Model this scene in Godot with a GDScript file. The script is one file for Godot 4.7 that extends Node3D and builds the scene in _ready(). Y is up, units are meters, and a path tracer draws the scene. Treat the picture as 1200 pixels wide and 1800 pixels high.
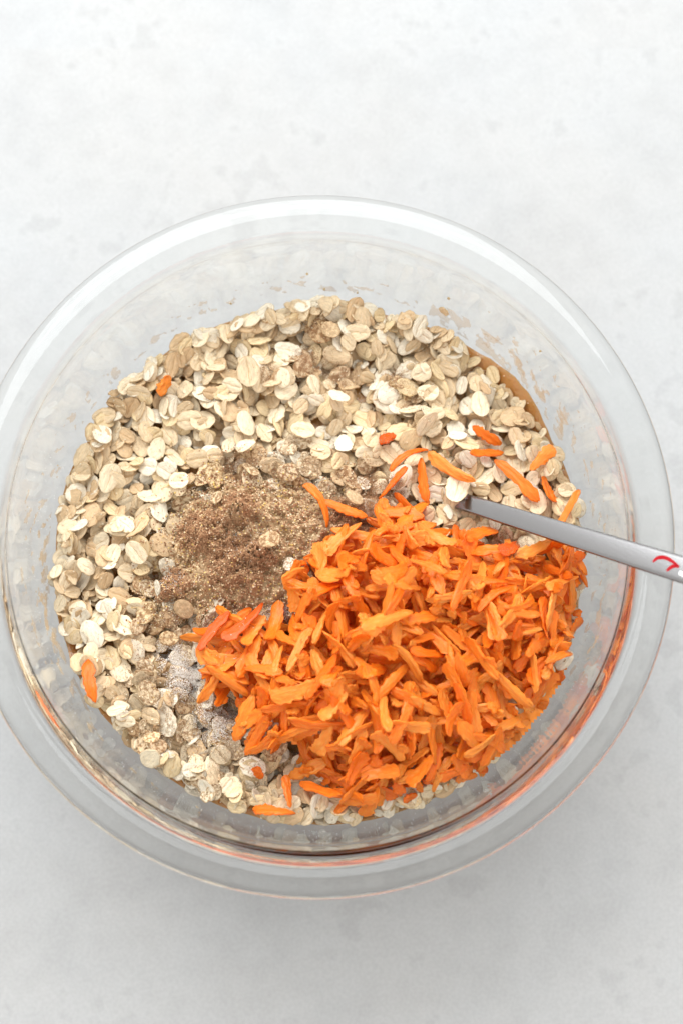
extends Node3D

# ---------------------------------------------------------------- grids for settling the ingredients
const N := 384
const CELL := 0.0005
const HALF := 0.096
var hm := PackedFloat32Array()
var owner_of := PackedInt32Array()
var dust := PackedInt32Array()
var rng := RandomNumberGenerator.new()
var used_names := {}

var inner_line := PackedVector2Array()
const HANDLE_A := Vector3(0.0489, 0.0530, -0.0168)
const HANDLE_B := Vector3(0.0968, 0.0915, 0.0070)

var carrot_area := PackedVector2Array([Vector2(-0.0102, 0.0092), Vector2(0.0038, -0.0022), Vector2(0.0150, -0.0126), Vector2(0.0319, -0.0155), Vector2(0.0450, -0.0069), Vector2(0.0580, -0.0012), Vector2(0.0748, -0.0022), Vector2(0.0823, -0.0022), Vector2(0.0875, 0.0130), Vector2(0.0862, 0.0345), Vector2(0.0791, 0.0545), Vector2(0.0624, 0.0691), Vector2(0.0386, 0.0825), Vector2(0.0131, 0.0870), Vector2(0.0039, 0.0780), Vector2(-0.0099, 0.0664), Vector2(-0.0236, 0.0601), Vector2(-0.0265, 0.0500), Vector2(-0.0367, 0.0436), Vector2(-0.0387, 0.0298), Vector2(-0.0305, 0.0214), Vector2(-0.0166, 0.0214), Vector2(-0.0083, 0.0232)])
var powder_area := PackedVector2Array([Vector2(-0.0303, -0.0265), Vector2(-0.0171, -0.0246), Vector2(-0.0001, -0.0197), Vector2(0.0150, -0.0159), Vector2(0.0169, -0.0063), Vector2(0.0075, 0.0051), Vector2(0.0000, 0.0183), Vector2(-0.0074, 0.0258), Vector2(-0.0223, 0.0221), Vector2(-0.0391, 0.0202), Vector2(-0.0512, 0.0192), Vector2(-0.0541, 0.0127), Vector2(-0.0450, 0.0032), Vector2(-0.0470, -0.0063), Vector2(-0.0434, -0.0159)])
var trail_area := PackedVector2Array([Vector2(-0.0557, 0.0239), Vector2(-0.0409, 0.0221), Vector2(-0.0241, 0.0221), Vector2(-0.0184, 0.0388), Vector2(-0.0238, 0.0499), Vector2(-0.0237, 0.0663), Vector2(-0.0420, 0.0645), Vector2(-0.0477, 0.0536), Vector2(-0.0573, 0.0388)])
var batter_area := PackedVector2Array([Vector2(0.0480, -0.0800), Vector2(0.0620, -0.0710), Vector2(0.0740, -0.0590), Vector2(0.0820, -0.0400), Vector2(0.0750, -0.0395), Vector2(0.0670, -0.0520), Vector2(0.0570, -0.0615), Vector2(0.0460, -0.0690)])

var flax_spots := [[-0.0162, -0.0295, 0.0072, 1100], [-0.0096, -0.0364, 0.0053, 500], [-0.0029, -0.0276, 0.0057, 600], [0.0075, -0.0237, 0.0067, 500], [-0.0485, 0.0203, 0.0057, 600], [-0.0611, 0.0427, 0.0076, 500], [-0.0479, 0.0556, 0.0114, 1300], [-0.0312, 0.0630, 0.0095, 1300], [-0.0164, 0.0721, 0.0095, 700], [-0.0384, 0.0721, 0.0076, 450]]
var white_spots := [[-0.0426, 0.0409, 0.0066, 2600], [-0.0483, 0.0334, 0.0057, 900], [-0.0127, 0.0202, 0.0034, 700], [-0.0288, 0.0296, 0.0027, 500], [-0.0237, 0.0343, 0.0027, 500], [-0.0331, 0.0546, 0.0076, 1400], [-0.0487, 0.0098, 0.0048, 160], [-0.0226, -0.0025, 0.0095, 160]]
var cinnamon_spots := [[-0.0031, -0.0660, 0.0072, 900], [0.0075, -0.0610, 0.0057, 500], [-0.0267, -0.0295, 0.0076, 1000], [0.0179, -0.0169, 0.0095, 2400], [0.0160, -0.0266, 0.0057, 700], [0.0602, -0.0006, 0.0086, 2000], [0.0267, -0.0610, 0.0053, 350], [-0.0175, -0.0610, 0.0038, 250], [0.0314, -0.0511, 0.0057, 350], [-0.0002, -0.0770, 0.0057, 250], [0.0246, -0.0217, 0.0042, 500]]

# ---------------------------------------------------------------- small helpers
func numbered(called: String) -> String:
	if not used_names.has(called):
		used_names[called] = 0
		return called
	used_names[called] += 1
	return "%s_%03d" % [called, used_names[called]]

func tag(o: Node3D, label: String, category: String, group := "", kind := "") -> void:
	if label: o.set_meta("label", label)
	if category: o.set_meta("category", category)
	if group: o.set_meta("group", group)
	if kind: o.set_meta("kind", kind)

func put_mesh(called: String, mesh: Mesh, mat: Material, parent: Node3D = self) -> MeshInstance3D:
	var o := MeshInstance3D.new()
	o.name = numbered(called) if parent == self else called
	o.mesh = mesh
	if mat: o.material_override = mat
	parent.add_child(o, true)
	return o

func lin(r: float, g: float, b: float, a := 1.0) -> Color:
	var c := Color(r, g, b).linear_to_srgb()
	c.a = a
	return c

func plain_mat(c: Color, rough: float, metal := 0.0) -> StandardMaterial3D:
	var m := StandardMaterial3D.new()
	m.albedo_color = c
	m.roughness = rough
	m.metallic = metal
	return m

func fnoise(s: int, freq: float, oct := 3) -> FastNoiseLite:
	var n := FastNoiseLite.new()
	n.seed = s
	n.frequency = freq
	n.noise_type = FastNoiseLite.TYPE_SIMPLEX_SMOOTH
	n.fractal_octaves = oct
	return n

func curve_through(pts: Array, sub: int) -> PackedVector2Array:
	var out := PackedVector2Array()
	var n := pts.size()
	for i in n - 1:
		var a: Vector2 = pts[max(i - 1, 0)]
		var b: Vector2 = pts[i]
		var c: Vector2 = pts[i + 1]
		var d: Vector2 = pts[min(i + 2, n - 1)]
		for k in sub:
			var t := float(k) / sub
			out.append(b.cubic_interpolate(c, a, d, t))
	out.append(pts[n - 1])
	return out

# indexed triangles to a mesh with smooth normals; a closed mesh is turned right side out
func mesh_of(v: PackedVector3Array, idx: PackedInt32Array, uv := PackedVector2Array(), colors := PackedColorArray(), closed := true) -> ArrayMesh:
	var nr := PackedVector3Array()
	nr.resize(v.size())
	var vol := 0.0
	for i in range(0, idx.size(), 3):
		var a := v[idx[i]]
		var b := v[idx[i + 1]]
		var c := v[idx[i + 2]]
		var n := (c - a).cross(b - a)
		vol += a.dot(n)
		nr[idx[i]] += n
		nr[idx[i + 1]] += n
		nr[idx[i + 2]] += n
	var flip := closed and vol < 0.0
	for i in nr.size():
		nr[i] = (nr[i] * (-1.0 if flip else 1.0)).normalized()
	if flip:
		for i in range(0, idx.size(), 3):
			var s := idx[i + 1]
			idx[i + 1] = idx[i + 2]
			idx[i + 2] = s
	var arr := []
	arr.resize(Mesh.ARRAY_MAX)
	arr[Mesh.ARRAY_VERTEX] = v
	arr[Mesh.ARRAY_NORMAL] = nr
	arr[Mesh.ARRAY_INDEX] = idx
	if uv.size(): arr[Mesh.ARRAY_TEX_UV] = uv
	if colors.size(): arr[Mesh.ARRAY_COLOR] = colors
	var m := ArrayMesh.new()
	m.add_surface_from_arrays(Mesh.PRIMITIVE_TRIANGLES, arr)
	return m

# a profile (radius, height) turned round the y axis
func lathe(profile: PackedVector2Array, segs: int, close_loop: bool) -> ArrayMesh:
	var v := PackedVector3Array()
	var idx := PackedInt32Array()
	var n := profile.size()
	for s in segs:
		var a := TAU * s / segs
		for p in profile:
			v.append(Vector3(p.x * cos(a), p.y, p.x * sin(a)))
	for s in segs:
		var s2 := (s + 1) % segs
		for k in (n if close_loop else n - 1):
			var k2 := (k + 1) % n
			idx.append_array([s * n + k, s * n + k2, s2 * n + k2, s * n + k, s2 * n + k2, s2 * n + k])
	return mesh_of(v, idx)

func wall_radius(y: float) -> float:
	var lo := 0
	var hi := inner_line.size() - 1
	while hi - lo > 1:
		var m := (lo + hi) / 2
		if inner_line[m].y <= y: lo = m
		else: hi = m
	var t: float = clampf((y - inner_line[lo].y) / maxf(inner_line[hi].y - inner_line[lo].y, 1e-6), 0.0, 1.0)
	return lerpf(inner_line[lo].x, inner_line[hi].x, t)

# depth inside an outline (negative outside)
func inside_by(p: Vector2, area: PackedVector2Array) -> float:
	var d := 1e9
	var n := area.size()
	for i in n:
		d = minf(d, p.distance_to(Geometry2D.get_closest_point_to_segment(p, area[i], area[(i + 1) % n])))
	return d if Geometry2D.is_point_in_polygon(p, area) else -d

func cell_at(x: float, z: float) -> int:
	var ix := clampi(int((x + HALF) / CELL), 0, N - 1)
	var iz := clampi(int((z + HALF) / CELL), 0, N - 1)
	return iz * N + ix

func gauss(s: float) -> float:
	return clampf(rng.randfn(0.0, s), -2.5 * s, 2.5 * s)

# ---------------------------------------------------------------- flakes and shreds
# A thin lens of length 2a and width 2b: arch bends it upwards, sweep bends it sideways.
func flake(p: Dictionary, ns: int, nt: int) -> ArrayMesh:
	var r := RandomNumberGenerator.new()
	r.seed = p.seed
	var jag := fnoise(p.seed, 1.0, 2)
	var v := PackedVector3Array()
	var uv := PackedVector2Array()
	var idx := PackedInt32Array()
	var a: float = p.a
	var b: float = p.b
	var th: float = p.t
	for side in 2:
		for i in ns + 1:
			var s: float = -cos(PI * i / ns)
			s = lerpf(s, -1.0 + 2.0 * i / ns, 0.5)
			var w: float = pow(maxf(1.0 - pow(absf(s) * 0.985, p.pw), 0.0), p.qw)
			w *= 1.0 + p.get("rag", 0.0) * jag.get_noise_2d(s * 7.0 + 200.0, side * 0.01)
			w *= 1.0 + p.egg * s
			for j in nt + 1:
				var t: float = -1.0 + 2.0 * j / nt
				t = signf(t) * pow(absf(t), p.tp)
				var edge: float = 1.0 + p.jag * jag.get_noise_2d(s * p.jf + 7.0, signf(t) * 31.0)
				var u := a * s * (1.0 + 0.06 * jag.get_noise_2d(91.0, t * 3.0))
				var q := b * t * w * lerpf(1.0, edge, absf(t))
				var thin: float = (1.0 - pow(absf(t), p.get("sq", 3.0))) * (1.0 - pow(absf(s), 5.0))
				var y := th * 0.5
				var half: float = th * 0.5 * (p.edge + (1.0 - p.edge) * thin)
				y += half if side == 0 else -half
				if side == 0 and p.groove > 0.0 and j > 0 and j < nt:
					var gv: float = q / 0.00034 + 0.8 * jag.get_noise_2d(s * 1.4, 55.0)
					y -= p.groove * exp(-gv * gv) * (1.0 - pow(absf(s), 6.0))
				y += p.arch * u * u + p.trough * q * q + p.twist * u * q
				y += p.rough * (jag.get_noise_2d(s * 3.0, t * 2.0 + side * 0.2) + p.get("rib", 0.0) * jag.get_noise_2d(s * 0.8 + 40.0, t * 4.5))
				v.append(Vector3(u, y, q + p.sweep * u * u))
				uv.append(Vector2(float(i) / ns, 0.5 + 0.5 * t))
	var m := (ns + 1) * (nt + 1)
	for side in 2:
		for i in ns:
			for j in nt:
				var k := side * m + i * (nt + 1) + j
				var l := k + nt + 1
				if side == 0: idx.append_array([k, l, l + 1, k, l + 1, k + 1])
				else: idx.append_array([k, l + 1, l, k, k + 1, l + 1])
	var ring := PackedInt32Array()
	for i in ns: ring.append(i * (nt + 1))
	for j in nt: ring.append(ns * (nt + 1) + j)
	for i in ns: ring.append((ns - i) * (nt + 1) + nt)
	for j in nt: ring.append(nt - j)
	var nr := ring.size()
	if p.has("crisp"):   # the cut edge keeps its own shading
		var first := v.size()
		for k in ring:
			v.append(v[k])
			v.append(v[m + k])
			uv.append(uv[k])
			uv.append(uv[k])
		for k in nr:
			var k0 := first + k * 2
			var k1 := first + (k + 1) % nr * 2
			idx.append_array([k0, k1 + 1, k1, k0, k0 + 1, k1 + 1])
	else:
		for k in nr:
			var k0 := ring[k]
			var k1 := ring[(k + 1) % nr]
			idx.append_array([k0, m + k1, k1, k0, m + k0, m + k1])
	return mesh_of(v, idx, uv)

func handle_span(x: float, z: float) -> Vector2:
	var d := Vector2(HANDLE_B.x - HANDLE_A.x, HANDLE_B.z - HANDLE_A.z)
	var l := d.length()
	d /= l
	var q := Vector2(x - HANDLE_A.x, z - HANDLE_A.z)
	var s := q.dot(d)
	if absf(q.dot(d.orthogonal())) > 0.0048 or s < -0.0005: return Vector2(1.0, 1.0)
	var y := lerpf(HANDLE_A.y, HANDLE_B.y, s / l)
	return Vector2(y - 0.0019, y + 0.0016)

# Lets a flake come to rest on what lies there; returns its place, or nothing where it does not fit.
func settle(p: Dictionary, grow: float, x: float, z: float, yaw: float, tu: float, tv: float, id: int, sink: float, press := 0.5, follow := 0.85) -> Variant:
	var a: float = p.a * grow
	var b: float = p.b * grow
	var c := cos(yaw)
	var s := sin(yaw)
	var reach := int(ceil(maxf(a, b) / CELL)) + 1
	var cx := int((x + HALF) / CELL)
	var cz := int((z + HALF) / CELL)
	if cx < reach or cz < reach or cx >= N - reach or cz >= N - reach: return null
	var cells := PackedInt32Array()
	var us := PackedFloat32Array()
	var vs := PackedFloat32Array()
	var sw: float = p.sweep / grow
	var ar: float = p.arch / grow
	var th: float = p.t * grow
	var suu := 0.0
	var svv := 0.0
	var suh := 0.0
	var svh := 0.0
	var sh := 0.0
	for iz in range(cz - reach, cz + reach + 1):
		var dz := -HALF + (iz + 0.5) * CELL - z
		for ix in range(cx - reach, cx + reach + 1):
			var dx := -HALF + (ix + 0.5) * CELL - x
			var u := dx * c + dz * s
			if absf(u) > a: continue
			var w := dz * c - dx * s - sw * u * u
			var e := (u / a) * (u / a)
			if e * e * 0.5 + e * 0.5 + (w / b) * (w / b) > 1.0: continue
			var i := iz * N + ix
			var h := hm[i]
			cells.append(i)
			us.append(u)
			vs.append(w)
			suu += u * u
			svv += w * w
			suh += u * h
			svh += w * h
			sh += h
	var n := cells.size()
	if n < 12: return null
	var gu: float = clampf(suh / suu * follow, -0.9, 0.9) + tu
	var gv: float = clampf(svh / svv * follow, -0.9, 0.9) + tv
	var base := -1.0
	for k in n:
		base = maxf(base, hm[cells[k]] - gu * us[k] - gv * vs[k] - ar * us[k] * us[k])
	base = maxf(lerpf(sh / n, base, press) - sink, sh / n - 0.0006)
	for e in 4:
		var eu := [a, -a, 0.0, 0.0][e] as float
		var ev := [0.0, 0.0, b, -b][e] as float
		ev += sw * eu * eu
		var px := x + c * eu - s * ev
		var pz := z + s * eu + c * ev
		if Vector2(px, pz).length() > wall_radius(base + gu * eu + gv * ev + ar * eu * eu) - 0.0007: return null
	if x > 0.02 and z < 0.02:
		for k in n:
			var hs := handle_span(-HALF + (cells[k] % N + 0.5) * CELL, -HALF + (cells[k] / N + 0.5) * CELL)
			if hs.x >= 1.0: continue
			var y := base + gu * us[k] + gv * vs[k] + ar * us[k] * us[k]
			if y + th > hs.x and y < hs.y: return null
	for k in n:
		var y := base + gu * us[k] + gv * vs[k] + ar * us[k] * us[k] + th
		if y > hm[cells[k]]:
			hm[cells[k]] = y
			owner_of[cells[k]] = id
			dust[cells[k]] = 0
	var ex := Vector3(c, gu, s).normalized()
	var ez := Vector3(-s, gv, c)
	var ey := ez.cross(ex).normalized()
	ez = ex.cross(ey)
	return Transform3D(Basis(ex, ey, ez).scaled_local(Vector3.ONE * grow), Vector3(x, base, z))

# ---------------------------------------------------------------- grains of powder
class Grains:
	var at: Array[Transform3D] = []
	var tint: Array[Color] = []

func sprinkle(g: Grains, x: float, z: float, d: float, c: Color, rolls := 2) -> void:
	var i := cell_at(x, z)
	if hm[i] < 0.0: return
	for k in rolls:
		var best := i
		for o in [1, -1, N, -N]:
			var j := clampi(i + o, 0, N * N - 1)
			if hm[j] > 0.0 and hm[j] < hm[best] - 0.00025: best = j
		if best == i: break
		i = best
	var px := -HALF + (i % N + rng.randf()) * CELL
	var pz := -HALF + (i / N + rng.randf()) * CELL
	var h := hm[i]
	if Vector2(px, pz).length() > wall_radius(h) - 0.0008: return
	var hs := handle_span(px, pz)
	if hs.x < 1.0 and h + d > hs.x - 0.001 and h < hs.y: return
	var b := Basis(Vector3(rng.randfn(), rng.randfn(), rng.randfn()).normalized(), rng.randf() * TAU)
	g.at.append(Transform3D(b.scaled_local(Vector3(d, d * rng.randf_range(0.6, 1.0), d * rng.randf_range(0.6, 1.1))), Vector3(px, h + d * 0.28, pz)))
	g.tint.append(c)
	hm[i] += d * 0.42
	dust[i] += 1
	if dust[i] > 2: owner_of[i] = -1

func grain_mesh(seed_: int) -> ArrayMesh:
	var r := RandomNumberGenerator.new()
	r.seed = seed_
	var s := SphereMesh.new()
	s.radius = 0.5
	s.height = 1.0
	s.radial_segments = 5
	s.rings = 2
	var arr := s.get_mesh_arrays()
	var seen := {}
	var out := PackedVector3Array()
	var idx := PackedInt32Array()
	var v: PackedVector3Array = arr[Mesh.ARRAY_VERTEX]
	for i in arr[Mesh.ARRAY_INDEX]:
		var key := v[i].snapped(Vector3.ONE * 0.01)
		if not seen.has(key): seen[key] = r.randf_range(0.75, 1.2)
		idx.append(out.size())
		out.append(v[i] * seen[key])
	return mesh_of(out, idx)

func grain_cloud(called: String, g: Grains, mat: Material, mesh: Mesh, parent: Node3D = self) -> MultiMeshInstance3D:
	var mm := MultiMesh.new()
	mm.transform_format = MultiMesh.TRANSFORM_3D
	mm.use_colors = true
	mm.mesh = mesh
	mm.instance_count = g.at.size()
	for i in g.at.size():
		mm.set_instance_transform(i, g.at[i])
		mm.set_instance_color(i, g.tint[i])
	var o := MultiMeshInstance3D.new()
	o.name = numbered(called) if parent == self else called
	o.multimesh = mm
	o.material_override = mat
	parent.add_child(o, true)
	return o

func flax_tint() -> Color:
	var k := rng.randf()
	var f := rng.randf_range(0.8, 1.25)
	var c := Color(0.50, 0.325, 0.185)
	if k < 0.16: c = Color(0.24, 0.115, 0.06)
	elif k < 0.45: c = Color(0.38, 0.19, 0.105)
	elif k < 0.72: c = Color(0.68, 0.51, 0.31)
	elif k < 0.80: c = Color(0.68, 0.48, 0.16)
	elif k < 0.90: c = Color(0.72, 0.59, 0.42)
	return Color(c.r * f, c.g * f, c.b * f)

func dust_tint() -> Color:
	var f := rng.randf_range(0.7, 1.25)
	return Color(0.52 * f, 0.39 * f, 0.26 * f)

func cinnamon_tint() -> Color:
	var f := rng.randf_range(0.75, 1.3)
	return Color(0.42 * f, 0.235 * f, 0.128 * f)

# ---------------------------------------------------------------- computed textures
func oat_texture(seed_: int, crease: bool, powder := 0.0, pc := Color(0.66, 0.52, 0.40)) -> ImageTexture:
	var w := 160
	var h := 112
	var im := Image.create(w, h, false, Image.FORMAT_RGB8)
	var n1 := fnoise(seed_, 1.0, 3)
	var n2 := fnoise(seed_ + 9, 1.0, 2)
	for y in h:
		for x in w:
			var u := float(x) / w
			var t := float(y) / h * 2.0 - 1.0
			var streak := n1.get_noise_2d(u * 2.2, t * 9.0)
			var blot := n2.get_noise_2d(u * 3.0 + 20.0, t * 2.0)
			var k := 0.95 + 0.06 * streak + 0.07 * blot
			var brown := 0.0
			if crease:
				var q := (t + 0.10 * n2.get_noise_2d(u * 1.7, 40.0)) / 0.04
				brown += 0.46 * exp(-q * q) * smoothstep(0.02, 0.14, u) * smoothstep(0.99, 0.8, u)
				var q2 := (absf(t) - 0.5 + 0.1 * n2.get_noise_2d(u * 2.0, 80.0)) / 0.06
				brown += 0.06 * exp(-q2 * q2)
			brown += 0.26 * smoothstep(0.84, 1.0, absf(t) + 0.12 * blot) + 0.22 * smoothstep(0.86, 1.0, absf(u * 2.0 - 1.0) + 0.1 * streak)
			brown += 0.22 * smoothstep(0.25, 0.5, n2.get_noise_2d(u * 5.0 + 60.0, t * 6.0))
			brown = clampf(brown, 0.0, 0.9)
			var c := Color(k * lerpf(1.0, 0.72, brown), k * lerpf(0.97, 0.58, brown), k * lerpf(0.92, 0.40, brown))
			if powder > 0.0:
				var pn := n2.get_noise_2d(u * 5.0 + 130.0, t * 1.6) + 0.6 * n2.get_noise_2d(u * 34.0, t * 10.5 + 70.0)
				var f := 0.85 + 0.3 * n2.get_noise_2d(u * 70.0, t * 21.0)
				c = c.lerp(Color(pc.r * f, pc.g * f, pc.b * f), 0.75 * smoothstep(0.35 - powder, 1.0 - powder, pn + 0.25))
			im.set_pixel(x, y, c)
	return ImageTexture.create_from_image(im)

func carrot_texture(seed_: int) -> ImageTexture:
	var im := Image.create(128, 64, false, Image.FORMAT_RGB8)
	var n1 := fnoise(seed_, 1.0, 3)
	for y in 64:
		for x in 128:
			var u := x / 128.0
			var t := y / 32.0 - 1.0
			var k := n1.get_noise_2d(u * 3.0, t * 5.0)
			var p := smoothstep(0.1, 0.6, n1.get_noise_2d(u * 2.0 + 30.0, t * 1.5))
			im.set_pixel(x, y, Color(1.0, 0.86 + 0.10 * k + 0.10 * p, 0.70 + 0.14 * k + 0.28 * p))
	return ImageTexture.create_from_image(im)

func grey_noise(seed_: int, size: int, freq: float, oct: int) -> ImageTexture:
	var im := fnoise(seed_, freq, oct).get_seamless_image(size, size)
	return ImageTexture.create_from_image(im)

func table_texture() -> ImageTexture:
	var size := 1024
	var im := Image.create(size, size, false, Image.FORMAT_RGB8)
	var a := fnoise(5, 0.0045, 5)
	var b := fnoise(6, 0.03, 4)
	var c := fnoise(7, 0.25, 2)
	for y in size:
		for x in size:
			var n := a.get_noise_2d(x, y)
			var m := b.get_noise_2d(x, y)
			var k := 0.940 + 0.030 * n + 0.024 * m + 0.026 * c.get_noise_2d(x, y)
			k -= 0.05 * smoothstep(0.18, 0.55, n * 0.6 + m * 0.7)
			var wv := 0.006 * a.get_noise_2d(x + 4000, y)
			im.set_pixel(x, y, Color(k + wv, k, k - wv))
	return ImageTexture.create_from_image(im)

# ================================================================ the scene
func _ready() -> void:
	rng.seed = 20240
	# camera: looks down steeply, tipped 11 degrees from the vertical
	var look := Vector3(0.0075, 0.0925, -0.0061)
	var cam := Camera3D.new()
	cam.name = "camera"
	cam.position = look + 0.524 * Vector3(0, cos(deg_to_rad(11.0)), sin(deg_to_rad(11.0)))
	cam.near = 0.02
	cam.far = 20.0
	add_child(cam)
	cam.look_at(look, Vector3(0, 0, -1))
	var att := CameraAttributesPhysical.new()
	att.frustum_focal_length = 40.0
	att.frustum_focus_distance = 0.553
	att.exposure_aperture = 4.6
	cam.attributes = att
	cam.current = true
	cam.fov = 33.398

	# light: a wide window beyond the bowl, and the pale room round it
	var env := Environment.new()
	env.background_mode = Environment.BG_COLOR
	env.background_color = lin(0.62, 0.612, 0.598)
	env.tonemap_mode = Environment.TONE_MAPPER_LINEAR
	env.tonemap_exposure = 2.1
	env.sdfgi_enabled = true
	env.ssao_enabled = true
	env.ssil_enabled = true
	var we := WorldEnvironment.new()
	we.name = "environment"
	we.environment = env
	add_child(we)
	var win := AreaLight3D.new()
	win.name = "window_light"
	win.area_size = Vector2(1.4, 1.0)
	win.light_energy = 1.2
	win.light_color = Color(0.965, 0.986, 1.0)
	win.area_range = 6.0
	win.area_attenuation = 2.0
	win.shadow_enabled = true
	win.position = Vector3(-0.15, 0.92, -0.80)
	add_child(win)
	win.look_at(Vector3(0, 0.03, 0.0), Vector3.UP)

	# ---------------- the table
	var tm := plain_mat(lin(0.444, 0.443, 0.440), 0.62)
	tm.albedo_texture = table_texture()
	tm.uv1_triplanar = true
	tm.uv1_world_triplanar = true
	tm.uv1_scale = Vector3.ONE * 2.2
	tm.uv1_offset = Vector3(0.3, 0.1, 0.45)
	tm.metallic_specular = 0.35
	tm.heightmap_enabled = true
	tm.heightmap_texture = grey_noise(12, 512, 0.03, 5)
	tm.heightmap_scale = 0.03
	var slab := BoxMesh.new()
	slab.size = Vector3(2.4, 0.03, 2.4)
	var table := put_mesh("tabletop", slab, tm)
	table.position = Vector3(0, -0.015, 0)
	tag(table, "pale grey mottled stone tabletop under the glass bowl", "tabletop", "", "structure")

	# ---------------- the bowl
	inner_line = curve_through([Vector2(0, 0.005), Vector2(0.02, 0.0052), Vector2(0.04, 0.0065), Vector2(0.057, 0.011), Vector2(0.072, 0.0205), Vector2(0.083, 0.034), Vector2(0.0900, 0.050), Vector2(0.0934, 0.066), Vector2(0.0950, 0.079), Vector2(0.0960, 0.0862)], 8)
	var rim := [Vector2(0.0960, 0.0862), Vector2(0.0969, 0.0894), Vector2(0.0984, 0.0917), Vector2(0.1004, 0.0930), Vector2(0.1028, 0.0933), Vector2(0.1056, 0.0929), Vector2(0.1078, 0.0922), Vector2(0.1092, 0.0912), Vector2(0.1100, 0.0897), Vector2(0.1101, 0.0884), Vector2(0.1096, 0.0872), Vector2(0.1082, 0.0866), Vector2(0.1055, 0.0868), Vector2(0.1031, 0.0866), Vector2(0.1012, 0.0855), Vector2(0.1002, 0.0830), Vector2(0.0997, 0.0795), Vector2(0.0988, 0.0745), Vector2(0.0972, 0.064), Vector2(0.0938, 0.0475), Vector2(0.0866, 0.031), Vector2(0.0755, 0.0172), Vector2(0.0615, 0.0075), Vector2(0.053, 0.0028), Vector2(0.0475, 0.0006), Vector2(0.044, 0.0002), Vector2(0.040, 0.0007), Vector2(0.034, 0.0012), Vector2(0.0, 0.0014)]
	var profile := inner_line.duplicate()
	var rest := curve_through(rim, 6)
	for k in range(1, rest.size()): profile.append(rest[k])
	var glass := StandardMaterial3D.new()
	glass.albedo_color = Color(0.988, 0.992, 0.988, 0.0)
	glass.transparency = BaseMaterial3D.TRANSPARENCY_ALPHA
	glass.roughness = 0.0
	glass.refraction_enabled = true
	glass.refraction_scale = 0.037
	var bowl := put_mesh("mixing_bowl", lathe(profile, 192, false), glass)
	tag(bowl, "clear glass mixing bowl with a wide rolled rim, holding the ingredients", "bowl")

	# ---------------- the wet batter at the bottom of the heap
	hm.resize(N * N)
	owner_of.resize(N * N)
	dust.resize(N * N)
	owner_of.fill(-2)
	var bn := fnoise(31, 70.0, 3)
	for iz in N:
		for ix in N:
			var x := -HALF + (ix + 0.5) * CELL
			var z := -HALF + (iz + 0.5) * CELL
			var h := bed(bn, x, z)
			hm[iz * N + ix] = h if sqrt(x * x + z * z) < wall_radius(h) + 0.0015 else -1.0
	make_batter(bn)

	# ---------------- rolled oats
	var oat_kinds := []
	for k in 26:
		var b := rng.randf_range(0.0022, 0.0033)
		oat_kinds.append({"seed": 100 + k, "a": b * rng.randf_range(1.2, 1.62), "b": b, "t": rng.randf_range(0.00042, 0.00074), "pw": rng.randf_range(2.0, 2.7), "qw": 0.55, "egg": rng.randf_range(-0.14, 0.14), "tp": 1.35, "rag": rng.randf_range(0.03, 0.12), "jag": rng.randf_range(0.06, 0.18), "jf": 2.6, "edge": 0.5, "groove": [0.00036, 0.00018, 0.00030, 0.0][k % 4], "arch": gauss(20.0), "trough": gauss(26.0), "twist": gauss(30.0), "sweep": 0.0, "rough": 0.00011})
	for k in 6:   # broken, narrow flakes
		oat_kinds.append({"seed": 140 + k, "a": rng.randf_range(0.0018, 0.0036), "b": rng.randf_range(0.0010, 0.0016), "t": 0.0006, "pw": 2.4, "qw": 0.6, "egg": 0.2, "tp": 1.2, "jag": 0.4, "jf": 3.0, "edge": 0.5, "groove": 0.0, "arch": gauss(25.0), "trough": gauss(40.0), "twist": gauss(40.0), "sweep": gauss(20.0), "rough": 0.0002})
	var oats := []      # {place, kind, tone, label}
	var oat_at := func(kind: int, grow: float, x: float, z: float, yaw: float, tu: float, tv: float, tone: int, label: String, sink: float) -> bool:
		var place = settle(oat_kinds[kind], grow, x, z, yaw, tu, tv, oats.size(), sink, 0.38 if sink == 0.0005 or sink == 0.0006 else 0.9)
		if place == null: return false
		oats.append({"place": place, "kind": kind, "tone": tone, "label": label})
		return true
	for layer in 5:
		var placed := 0
		for trial in 2400:
			if placed >= 740: break
			var ang := rng.randf() * TAU
			var rad := 0.091 * sqrt(rng.randf())
			var p := Vector2(rad * cos(ang), rad * sin(ang))
			if inside_by(p, batter_area) > 0.0 and (layer > 1 or rng.randf() < 0.5): continue
			if layer > 1 and inside_by(p, carrot_area) > 0.022: continue
			var steep := 0.55 if rng.randf() < 0.14 else 0.14
			if oat_at.call((26 + rng.randi() % 6 if rng.randf() < 0.14 else rng.randi() % 26), rng.randf_range(0.88, 1.16), p.x, p.y, rng.randf() * TAU, gauss(0.15), gauss(steep), rng.randi() % 6, "", 0.0005): placed += 1
	# flakes pushed up against the glass
	for trial in 800:
		var ang := rng.randf() * TAU
		var rad := rng.randf_range(0.0800, 0.0888)
		var p := Vector2(rad * cos(ang), rad * sin(ang))
		if ang > TAU - 1.0 and ang < TAU - 0.44 and rng.randf() < 0.6: continue
		var yaw := ang + PI / 2 + gauss(1.1)
		oat_at.call(rng.randi() % 30, rng.randf_range(0.78, 1.02), p.x, p.y, yaw, gauss(0.12), -rng.randf_range(0.0, 0.8), rng.randi() % 6, "", 0.0006)
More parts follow.
